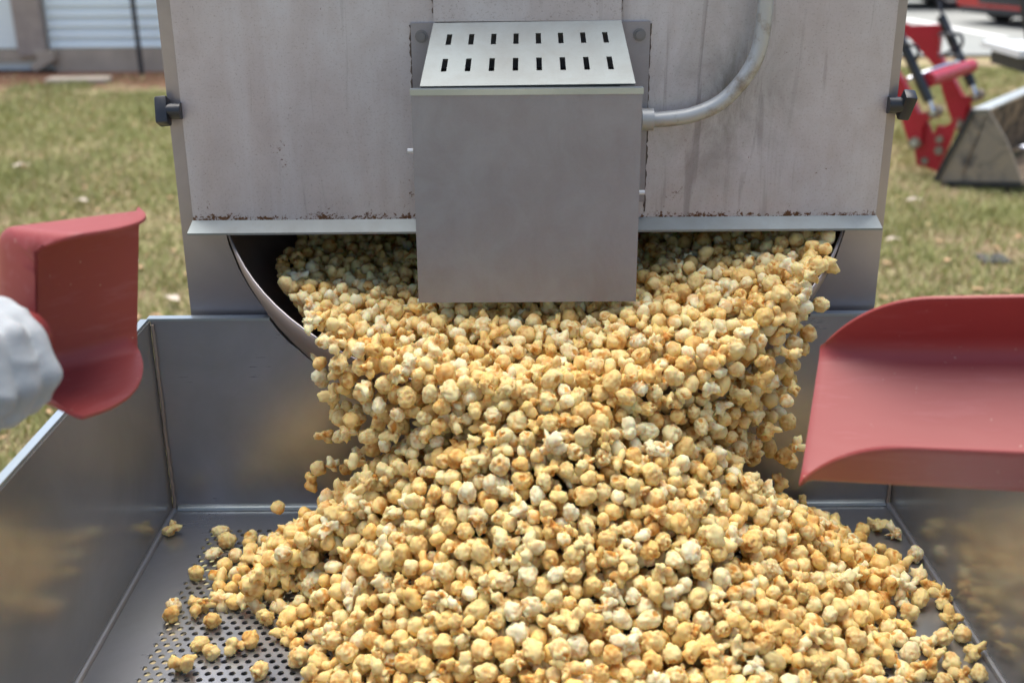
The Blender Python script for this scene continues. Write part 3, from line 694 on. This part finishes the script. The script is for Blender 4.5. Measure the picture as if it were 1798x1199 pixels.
# ================================================================== scoops
def scoop(name, L, W, Hh_, hb, frame, label, cut=.12, Rc=.022):
    """trough: X runs from the closed back to the lip, Y across, Z up the walls; frame maps it into the place"""
    e = bpy.data.objects.new(name, None); col.objects.link(e); e.matrix_world = frame; e.location = frame.translation; e.rotation_euler = frame.to_euler(); e.empty_display_size = .05
    tag(e, label, 'scoop', 'red plastic scoops')
    bm = bmesh.new(); NXs = 40; prof = None; rows = []
    for i in range(NXs + 1):
        x = L * i / NXs
        if x < L - cut: k = 1.0
        else:
            t = (x - (L - cut)) / cut; k = max(0.0, 1 - t ** 2.0) ** .93
        flare = 1 + .0 * x
        hL, hR = Hh_[0] * k, Hh_[1] * k
        sec = []
        def wall(sgn, h):
            out = []; rc = min(Rc, max(h, 1e-4))
            for a in np.linspace(0, 1, 7): out.append((sgn * (W / 2 + .10 * max(h - rc, 0) * (1 - a) ), rc + (h - rc) * (1 - a)))
            for a in np.linspace(0, math.pi / 2, 7)[1:]: out.append((sgn * (W / 2 - Rc + Rc * math.cos(a)), rc - rc * math.sin(a)))
            return out
        sec = wall(-1, hL) + [(0.0, 0.0)] + wall(1, hR)[::-1]
        rows.append([bm.verts.new((x, y, z)) for y, z in sec])
    m_ = len(rows[0])
    for r0, r1 in zip(rows, rows[1:]):
        for j in range(m_ - 1): bm.faces.new((r0[j], r1[j], r1[j + 1], r0[j + 1]))
    # back wall, rounded: rings shrinking to the middle while bulging backwards
    prev = rows[0]; cen = Vector((0, 0, min(Hh_) * .5))
    for t in np.linspace(.12, 1, 6):
        cur = []
        for q in rows[0]:
            p = q.co; tgt = Vector((0, p.y * (1 - .0), p.z)); k = t
            cur.append(bm.verts.new((-hb * math.sin(k * math.pi / 2), p.y * (1 - .25 * k * k), p.z + (min(Hh_) * .55 - p.z) * (1 - math.cos(k * math.pi / 2)))))
        for j in range(m_ - 1): bm.faces.new((prev[j], prev[j + 1], cur[j + 1], cur[j]))
        prev = cur
    half = m_ // 2
    for j in range(half): 
        if j < half - 0 and m_ - 1 - j - 1 > j: 
            try: bm.faces.new((prev[j], prev[j + 1], prev[m_ - 2 - j], prev[m_ - 1 - j]))
            except Exception: pass
    bmesh.ops.remove_doubles(bm, verts=bm.verts, dist=1e-5)
    bmesh.ops.recalc_face_normals(bm, faces=bm.faces)
    me = bpy.data.meshes.new('trough'); bm.to_mesh(me); bm.free(); me.polygons.foreach_set('use_smooth', [True] * len(me.polygons))
    o = bpy.data.objects.new('trough', me); col.objects.link(o); me.materials.append(M['scoop']); o.parent = e
    md = o.modifiers.new('thick', 'SOLIDIFY'); md.thickness = .0034; md.offset = 0
    bv = o.modifiers.new('round', 'BEVEL'); bv.width = .0012; bv.segments = 2; bv.limit_method = 'ANGLE'; bv.angle_limit = R(50)
    zh = min(Hh_) * .55
    bm = bmesh.new(); add_tube(bm, [(-hb - .0, -.01, zh), (-hb - .03, -.018, zh + .002), (-hb - .08, -.032, zh + .004), (-hb - .12, -.044, zh + .005), (-hb - .135, -.048, zh + .005)], [.02, .016, .0165, .0165, .010], 14)
    bmesh.ops.recalc_face_normals(bm, faces=bm.faces)
    me = bpy.data.meshes.new('handle'); bm.to_mesh(me); bm.free(); me.polygons.foreach_set('use_smooth', [True] * len(me.polygons)); me.materials.append(M['scoop'])
    o = bpy.data.objects.new('handle', me); col.objects.link(o); o.parent = e
    return e
def frame(o, x, zhint):
    x = Vector(x).normalized(); z = Vector(zhint); z = (z - x * z.dot(x)).normalized(); y = z.cross(x)
    return Matrix.Translation(o) @ Matrix((x, y, z)).transposed().to_4x4()
# right scoop: points left, its floor tilted towards the camera
tipR = at(1424, 726, 1.10)
ax = Vector((-1, .50, -.18)).normalized(); up = Vector((0, -.80, 1))
LR = .30
frR = frame(tipR - ax * LR, ax, up)
scoop('scoop', LR, .17, (.080, .106), .03, frR, 'red plastic scoop held level over the tray beside the falling popcorn', .125)
# left scoop: pointing away, on its edge, its hollow turned to the right
axL = Vector((.44, .88, -.13)).normalized(); upL = Vector((.86, -.50, -.05))
oL = at(47, 550, 1.02) - upL.normalized() * .036
frL = frame(oL, axL, upL)
LL = .178
scoop('scoop', LL, .158, (.108, .108), .012, frL, 'red plastic scoop tilted on edge in the gloved hand', .165)

# ================================================================== gloved hand
def capsule_chain(bm, pts, rad):
    pts = [Vector(p) for p in pts]
    for i in range(len(pts) - 1):
        n_ = max(2, int((pts[i + 1] - pts[i]).length / .005))
        for k in range(n_ + 1):
            t = k / n_; bmesh.ops.create_icosphere(bm, subdivisions=2, radius=rad[i] + (rad[i + 1] - rad[i]) * t, matrix=Matrix.Translation(pts[i].lerp(pts[i + 1], t)))
def glove():
    bm = bmesh.new()
    fl_ = [1.0, 1.1, 1.05, .88]
    for i in range(4):
        x = .036 - .024 * i; s = fl_[i]
        capsule_chain(bm, [(x, -.028, .032), (x * 1.03, .008, .043 * s), (x, .036 * s, .026), (x, .038 * s, -.006), (x, .016, -.026)], [.0152, .0145, .0138, .0130, .012])
    for x in (.032, .012, -.010, -.032): capsule_chain(bm, [(x, -.030, .026), (x * .9, -.040, -.006), (x * .75, -.050, -.036)], [.0185, .020, .019])
    capsule_chain(bm, [(.030, -.044, -.028), (.050, -.026, -.036), (.056, .004, -.034), (.040, .030, -.030)], [.020, .017, .0145, .0125])
    capsule_chain(bm, [(0, -.050, -.04), (-.004, -.075, -.085), (-.01, -.105, -.15)], [.030, .031, .036])
    me = bpy.data.meshes.new('tmp'); bm.to_mesh(me); bm.free()
    o = bpy.data.objects.new('tmp', me); col.objects.link(o)
    r = o.modifiers.new('r', 'REMESH'); r.mode = 'VOXEL'; r.voxel_size = .0034; r.use_smooth_shade = True
    s = o.modifiers.new('s', 'SMOOTH'); s.factor = .6; s.iterations = 6
    dg = bpy.context.evaluated_depsgraph_get(); me2 = bpy.data.meshes.new_from_object(o.evaluated_get(dg))
    bpy.data.objects.remove(o)
    n_ = len(me2.vertices); co = np.empty(n_ * 3); me2.vertices.foreach_get('co', co); co = co.reshape(-1, 3); nn = np.empty(n_ * 3); me2.vertices.foreach_get('normal', nn); nn = nn.reshape(-1, 3)
    for k in range(n_):
        p = Vector(co[k]); f_ = noise.noise(p * 17) * .004 + (1 - abs(noise.noise(Vector((p.x * 16, p.y * 34, p.z * 34)) + Vector((3, 1, 2))))) ** 6 * .003
        co[k] += nn[k] * f_
    me2.vertices.foreach_set('co', co.ravel()); me2.update(); me2.polygons.foreach_set('use_smooth', [True] * len(me2.polygons))
    return me2
pe = bpy.data.objects.new('person', None); col.objects.link(pe); tag(pe, 'person reaching in with a white cloth glove gripping the tilted scoop', 'person')
hc = Matrix(frL) @ Vector((-.012 - .080, -.036, .064))
# fingers wrap the handle: glove X along the handle; the knuckles turned up and towards the tray
gx = -axL; frG = Matrix.Translation(hc) @ Matrix.Rotation(0, 4, 'X')
gz = Vector((.55, -.25, .80)); gz = (gz - gx * gz.dot(gx)).normalized(); gy = gz.cross(gx)
frG = Matrix.Translation(hc) @ Matrix((gx, gy, gz)).transposed().to_4x4()
pe.location = frG.translation; pe.rotation_euler = frG.to_euler(); pe.scale = (1.12,) * 3
gm = glove(); gm.materials.clear(); gm.materials.append(M['glove']); go = bpy.data.objects.new('glove', gm); col.objects.link(go); go.parent = pe
bm = bmesh.new(); add_tube(bm, smoothcurve([(-.008, -.098, -.135), (-.014, -.12, -.19), (-.03, -.17, -.30), (-.05, -.22, -.42)], 5), [.038 + .0012 * k for k in range(16)], 18); bmesh.ops.recalc_face_normals(bm, faces=bm.faces)
me = bpy.data.meshes.new('sleeve'); bm.to_mesh(me); bm.free(); me.polygons.foreach_set('use_smooth', [True] * len(me.polygons)); me.materials.append(M['glove']); slv = bpy.data.objects.new('sleeve', me); col.objects.link(slv); slv.parent = pe

# ================================================================== popcorn
def corn_mesh(seed, level, kind):
    r_ = np.random.default_rng(seed)
    bm = bmesh.new(); bmesh.ops.create_icosphere(bm, subdivisions=level, radius=1.0)
    dirs = np.array([v.co.normalized()[:] for v in bm.verts])
    if kind == 0:      # round mushroom piece: one ball with shallow bulges and small knobs
        nl = int(r_.integers(6, 11)); c = r_.normal(size=(nl, 3)); c /= np.linalg.norm(c, axis=1)[:, None]
        cd_ = r_.uniform(.26, .52, nl); rad = r_.uniform(.46, .68, nl)
        nk = int(r_.integers(6, 26)); ck = r_.normal(size=(nk, 3)); ck /= np.linalg.norm(ck, axis=1)[:, None]
        c = np.vstack([np.zeros(3), c, ck]); cd_ = np.concatenate([[0], cd_, r_.uniform(.62, .78, nk)]); rad = np.concatenate([[.80], rad, r_.uniform(.16, .30, nk)])
    else:              # ragged butterfly piece: spread lobes, each knobbed and torn
        nl = int(r_.integers(5, 8)); c = r_.normal(size=(nl, 3)); c /= np.linalg.norm(c, axis=1)[:, None]
        cd_ = r_.uniform(.38, .70, nl); rad = r_.uniform(.32, .50, nl)
        ck = np.repeat(c * (cd_ + rad * .55)[:, None], 4, axis=0) + r_.normal(size=(nl * 4, 3)) * .17
        dk = np.linalg.norm(ck, axis=1)
        c = np.vstack([np.zeros(3), c, ck / dk[:, None]]); cd_ = np.concatenate([[0], cd_, dk]); rad = np.concatenate([[.46], rad, r_.uniform(.15, .27, nl * 4)])
    C_ = c * cd_[:, None]
    b = dirs @ C_.T; disc = b * b - (C_ ** 2).sum(1)[None] + rad[None] ** 2
    t = np.where(disc > 0, b + np.sqrt(np.maximum(disc, 0)), 0)
    kk = 20.0 if kind == 0 else 30.0; rr = np.log(np.exp(kk * t).sum(1)) / kk; wi = np.exp(kk * (t - t.max(1, keepdims=True))); wi /= wi.sum(1, keepdims=True)
    tone_l = r_.uniform(0, .42, len(rad)) ; hot = r_.integers(0, len(rad), 2); tone_l[hot] = r_.uniform(.5, .85, 2)
    tone = wi @ tone_l
    # hull scar: a sunken brown patch on one side
    sc = r_.normal(size=3); sc /= np.linalg.norm(sc); cs = dirs @ sc; cs = cs + np.array([noise.noise(Vector(d) * 2.3 + Vector((seed, 3, 1))) for d in dirs]) * .45; scar = np.clip((cs - (.90 if kind == 0 else .72)) / .30, 0, 1)
    rr *= 1 - (.26 if kind == 0 else .34) * scar; tone = np.maximum(tone, scar * 1.05)
    off = Vector(r_.uniform(-50, 50, 3))
    wr = np.array([noise.noise(Vector(d) * 2.2 + off) * .10 + (abs(noise.noise(Vector(d) * 4.2 + off)) - .2) * .12 + (abs(noise.noise(Vector(d) * 8.5 - off)) - .2) * .075 + noise.noise(Vector(d) * 16 + off) * .022 for d in dirs])
    inner = np.clip((np.percentile(rr, 62) - rr) / (rr.max() - rr.min() + 1e-6) * 2.2, 0, 1)   # hull caramel, plus painted shade: creases browned so the gaps look warm
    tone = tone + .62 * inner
    rr = rr + wr * (1.25 if kind == 0 else 1.5)
    P = dirs * rr[:, None] * np.array(r_.uniform(.86, 1.1, 3))[None]
    P /= np.percentile(np.linalg.norm(P, axis=1), 85)
    tone = np.clip(tone + np.array([noise.noise(Vector(d) * 3.1 - off) for d in dirs]) * .35, 0, 1.1)
    F = np.array([[v.index for v in f.verts] for f in bm.faces], dtype=np.int32); bm.free()
    return P, F, tone
def to_mesh(name, P, F, tone, rnd):
    me = bpy.data.meshes.new(name); n_ = len(P); m_ = len(F)
    me.vertices.add(n_); me.vertices.foreach_set('co', P.astype(np.float32).ravel()); me.loops.add(3 * m_); me.loops.foreach_set('vertex_index', F.astype(np.int32).ravel())
    me.polygons.add(m_); me.polygons.foreach_set('loop_start', np.arange(0, 3 * m_, 3, dtype=np.int32)); me.polygons.foreach_set('loop_total', np.full(m_, 3, dtype=np.int32)); me.polygons.foreach_set('use_smooth', np.ones(m_, dtype=bool))
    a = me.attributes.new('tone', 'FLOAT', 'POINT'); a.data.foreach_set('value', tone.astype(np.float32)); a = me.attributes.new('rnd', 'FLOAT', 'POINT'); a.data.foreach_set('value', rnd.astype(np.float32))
    me.update(calc_edges=True); me.materials.append(M['corn']); return me
NV = 18
kinds = [0 if i < 11 else 1 for i in range(NV)]
hi = [corn_mesh(100 + i, 4, kinds[i]) for i in range(NV)]
lo = [corn_mesh(100 + i, 3, kinds[i]) for i in range(NV)]
deep = [corn_mesh(100 + i, 2, kinds[i]) for i in range(NV)]
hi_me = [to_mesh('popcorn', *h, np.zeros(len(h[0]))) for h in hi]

# --- where the pieces lie
cell_ = .029; grid = {}; pieces = []          # (pos, radius, where)
def ok(p, rr, k=.86):
    i, j, l_ = (int(math.floor(c / cell_)) for c in p)
    for a in (-1, 0, 1):
        for b in (-1, 0, 1):
            for c in (-1, 0, 1):
                for (q, r2) in grid.get((i + a, j + b, l_ + c), ()):
                    if (p - q).length < (rr + r2) * k: return False
    return True
def put(p, rr, where):
    grid.setdefault(tuple(int(math.floor(c / cell_)) for c in p), []).append((p, rr)); pieces.append((p, rr, where))
def rad(): return random.uniform(.0090, .0145)
PX, PD, PH = .045, 1.27, .195
def heap(x, d):
    dx = x - PX; dd = d - PD
    rx = .425 if dx < 0 else .495
    ry = .47 if dd < 0 else .42
    # back corners stay bare
    r_ = math.sqrt((dx / rx) ** 2 + (dd / ry) ** 2)
    ang = math.atan2(dd, dx)
    r_ *= 1 + .09 * noise.noise(Vector((math.cos(ang) * 1.6, math.sin(ang) * 1.6, 3))) + (.42 * max(0, -math.cos(ang - R(42))) if dd < 0 and dx < 0 else 0) + (.16 * max(0, math.cos(ang + R(48))) if dd < 0 and dx > 0 else 0)
    h = PH * (1 - r_ ** 1.45)
    h += .135 * math.exp(-(dx / .27) ** 2 - ((d - 1.31) / .15) ** 2)
    h += .014 * noise.noise(Vector((x * 9, d * 9, 0)))
    return h
tries = 0
for lay, (dz0, dz1, nt_) in enumerate(((-.017, .000, 34000), (-.038, -.016, 30000), (-.058, -.036, 18000), (-.078, -.056, 9000))):
    for _ in range(nt_):
        x = random.uniform(TX0 + .015, TX1 - .015); d = random.uniform(.80, TD - .015); h = heap(x, d)
        if h < -.004: continue
        r_ = rad(); z = TZ + max(h + random.uniform(dz0, dz1), r_ * .92)
        if lay and h + dz1 < .012: continue
        p = Vector((x, d, z))
        if kin(p)[0] < 1.1 and kin(p)[1] > -.01: continue
        if ok(p, r_, .80 if lay == 0 else .74): put(p, r_, 'heap' if lay < 2 else 'deep')
# strays on the tray floor round the heap
def floor_pt(px, py): return ground_at(px, py, TZ + .012)
strays = [(303, 927), (345, 1003), (375, 968), (388, 932), (398, 948), (378, 985), (410, 985), (382, 1012), (305, 1062), (300, 1078), (318, 1055), (348, 1060), (372, 1088), (395, 1045), (322, 1165), (370, 1140), (352, 1128), (412, 1130), (412, 1065),
          (1573, 933), (1607, 972), (1618, 1002), (1635, 1030), (1617, 1060), (1668, 1083), (1690, 1112), (1655, 1120), (1625, 1125), (1640, 1150), (1705, 1140), (1625, 1172), (1672, 1160), (1600, 1190), (1690, 1185), (1660, 1195), (1418, 886), (1500, 935), (1530, 965), (1555, 1000), (1515, 930), (1720, 1180), (455, 1175), (440, 1120), (1570, 1020), (1588, 1035)]
for px, py in strays:
    p = floor_pt(px, py); r_ = random.uniform(.0108, .0136); p.z = TZ + r_ * .9
    if p.x < TX0 + .012: p.x = TX0 + .014
    if p.x > TX1 - .016: p.x = TX1 - .018
    if ok(p, r_, .7): put(p, r_, 'stray')
for _ in range(420):
    x = random.uniform(-.46, .54); d = random.uniform(.75, 1.5); h = heap(x, d)
    if -.075 < h < 0 and random.random() < (1 + h / .075) * (.8 if x > .2 else .5):
        r_ = rad(); p = Vector((x, d, TZ + r_ * .92))
        if ok(p, r_): put(p, r_, 'stray')
# in the kettle: a slope of corn that runs down to the lip
lipD = KD - KR * math.cos(KB); lipZ = KZ - KR * math.sin(KB)
def ksurf(x, d):
    dx = (x - KX) / KR
    return lipZ + .026 + min(d - lipD, .10) * .28 + max(0, d - lipD - .10) * .01 + .03 * dx * dx + .06 * max(0, dx) + .014 * noise.noise(Vector((x * 8, d * 8, 7)))
for lay, (dz0, dz1, nt_) in enumerate(((-.017, .000, 34000), (-.038, -.016, 26000), (-.058, -.036, 14000))):
    for _ in range(nt_):
        x = random.uniform(KX - KR, KX + KR); d = random.uniform(lipD - .02, 2.0)
        z = ksurf(x, d) + random.uniform(dz0, dz1); p = Vector((x, d, z)); r_ = rad()
        dd_ = p - kc; s = -dd_.dot(kn); q = math.sqrt(dd_.x ** 2 + dd_.dot(kp) ** 2)
        if s < -.035: continue
        lim = KR * math.sqrt(max(0, 1 - (max(s, 0) / KDEP) ** 2)) - r_ * 1.05
        if s < .02 and dd_.dot(kp) < 0 and -.27 < dd_.x < .36: lim += .03
        if x < KX - .16: lim -= .034
        if q > lim: continue
        if ok(p, r_, .80 if lay == 0 else .74): put(p, r_, 'kettle' if lay < 2 else 'deep')
# the curtain falling from the lip to the heap
def lip_pt(a): return kc + Vector((1, 0, 0)) * KR * math.sin(a) - kp * KR * math.cos(a)
for _ in range(36000):
    a = random.triangular(R(-43), R(60), R(5)); l0 = lip_pt(a)
    x = l0.x * random.uniform(.93, 1.0) ; fall = random.random() ** .9
    th2 = random.uniform(-.005, .040)
    hz = TZ + max(0, heap(x, l0.y)) 
    z = l0.z + .034 - fall * max(.02, (l0.z + .034 - hz))
    t_ = math.sqrt(max(0, (l0.z + .034 - z)) / 4.9)
    d = l0.y - .005 - th2 - .18 * t_ * (.5 + .5 * math.cos(a))
    x += random.uniform(-.012, .012) - math.sin(a) * .22 * t_ * 2
    edge = max(0, (abs(a - R(8)) - R(28)) / R(30)); 
    if random.random() < edge * (.55 + .5 * fall) + (.25 * fall if a > R(22) else 0): continue
    r_ = rad(); p = Vector((x, d, z)); k_ = .9 + .5 * edge * fall
    if z < hz + .012: continue
    if sum(1 for q in pieces[-1:] if q[2] == 'fall') and False: continue
    if ok(p, r_, k_): put(p, r_, 'fall')
# single pieces flung clear at the sides
for px, py, D in [(572, 765, 1.44), (590, 720, 1.44), (620, 745, 1.43), (545, 845, 1.46), (560, 822, 1.45), (488, 890, 1.47), (1392, 640, 1.47), (1408, 612, 1.46), (1418, 585, 1.46), (1385, 742, 1.42), (1365, 688, 1.45), (1350, 720, 1.43), (1376, 800, 1.42), (1370, 845, 1.42), (1340, 660, 1.45), (1440, 535, 1.47), (1420, 545, 1.47), (1425, 520, 1.47), (1455, 462, 1.5), (1440, 465, 1.5), (1330, 775, 1.4), (1385, 665, 1.47), (1320, 630, 1.44), (1300, 700, 1.42), (560, 620, 1.44), (580, 625, 1.43), (600, 650, 1.43), (640, 690, 1.42), (1405, 560, 1.46), (1380, 590, 1.46)]:
    p = at(px, py, D); r_ = random.uniform(.0112, .0138)
    if ok(p, r_, .75): put(p, r_, 'fall')

for _ in range(260):
    p = at(random.uniform(1225, 1400), random.uniform(540, 850), random.uniform(1.36, 1.47)); r_ = rad()
    if p.x < TX1 and p.z > TZ + max(0, heap(p.x, p.y)) + .03 and random.random() < .5 and ok(p, r_, 1.15): put(p, r_, 'fall')
for _ in range(60):
    p = at(random.uniform(560, 640), random.uniform(600, 830), random.uniform(1.38, 1.46)); r_ = rad()
    if p.z > TZ + max(0, heap(p.x, p.y)) + .03 and random.random() < .5 and ok(p, r_, 1.2): put(p, r_, 'fall')
# --- which pieces show largest: a coarse z-buffer over the picture
S = .5; Wb, Hb = int(1798 * S), int(1199 * S)
zb = np.full((Hb, Wb), 1e9); ib = np.full((Hb, Wb), -1, dtype=np.int32)
ci = cam_rot.transposed()
for k, (p, r_, wh) in enumerate(pieces):
    q = ci @ (p - CAM); z = -q.z
    if z < .1: continue
    cx, cy = (899 + FPX * q.x / z) * S, (599.5 - FPX * q.y / z) * S; pr_ = FPX * r_ / z * S
    x0_, x1_, y0_, y1_ = int(max(0, cx - pr_)), int(min(Wb, cx + pr_ + 1)), int(max(0, cy - pr_)), int(min(Hb, cy + pr_ + 1))
    if x0_ >= x1_ or y0_ >= y1_: continue
    Y, X = np.mgrid[y0_:y1_, x0_:x1_]; mk_ = ((X - cx) ** 2 + (Y - cy) ** 2 < pr_ ** 2) & (zb[y0_:y1_, x0_:x1_] > z - .3 * r_)
    zb[y0_:y1_, x0_:x1_][mk_] = z - .3 * r_; ib[y0_:y1_, x0_:x1_][mk_] = k
ib[:int(405 * S), :] = -1; ib[:int(530 * S), int(735 * S):int(1116 * S)] = -1; ib[int(530 * S):int(845 * S), int(1560 * S):] = -1
cnt = np.bincount(ib[ib >= 0], minlength=len(pieces))
cnt_c = cnt.copy(); cnt_c[[k for k, q in enumerate(pieces) if q[2] == 'deep']] = 0; order = np.argsort(-cnt_c); single = set(int(k) for k in order[:300])
for k in [k for k, q in enumerate(pieces) if q[2] == 'stray' and cnt[k] > 60]:
    if len(single) < 340: single.add(k)
def describe(wh, kind):
    look = 'round golden popcorn ball' if kind == 0 else 'ragged winged popcorn flake'
    return {'heap': (look + ' lying on the heap in the steel tray', look + 's on the heap'),
            'stray': (look + ' alone on the bare tray floor beside the heap', look + 's strewn on the tray floor'),
            'fall': (look + ' tumbling in mid air from kettle to heap', look + 's falling from the kettle'),
            'kettle': (look + ' still inside the tipped kettle', look + 's in the kettle')}[wh]
SV, SF, ST, SR = [], [], [], []; base_i = 0
for k, (p, r_, wh) in enumerate(pieces):
    v_ = random.randrange(NV); eu = [random.uniform(0, 6.283) for _ in range(3)]
    r2 = r_ * (1.0 if kinds[v_] == 0 else 1.16)
    if k in single:
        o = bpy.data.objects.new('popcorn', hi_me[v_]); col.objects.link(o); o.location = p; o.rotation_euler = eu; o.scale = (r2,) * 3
        la, gr = describe(wh, kinds[v_]); tag(o, la, 'popcorn', gr)
    else:
        from mathutils import Euler
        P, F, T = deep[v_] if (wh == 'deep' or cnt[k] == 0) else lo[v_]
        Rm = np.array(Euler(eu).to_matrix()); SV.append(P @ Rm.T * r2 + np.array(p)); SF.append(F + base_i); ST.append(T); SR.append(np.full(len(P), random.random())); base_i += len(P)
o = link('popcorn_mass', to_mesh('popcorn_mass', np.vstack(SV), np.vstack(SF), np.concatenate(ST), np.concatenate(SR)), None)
tag(o, 'mass of golden popcorn pouring from the kettle and filling the heap', 'popcorn', kind='stuff')
print('PIECES', len(pieces), 'single', len(single), 'tris', sum(len(f_) for f_ in SF))
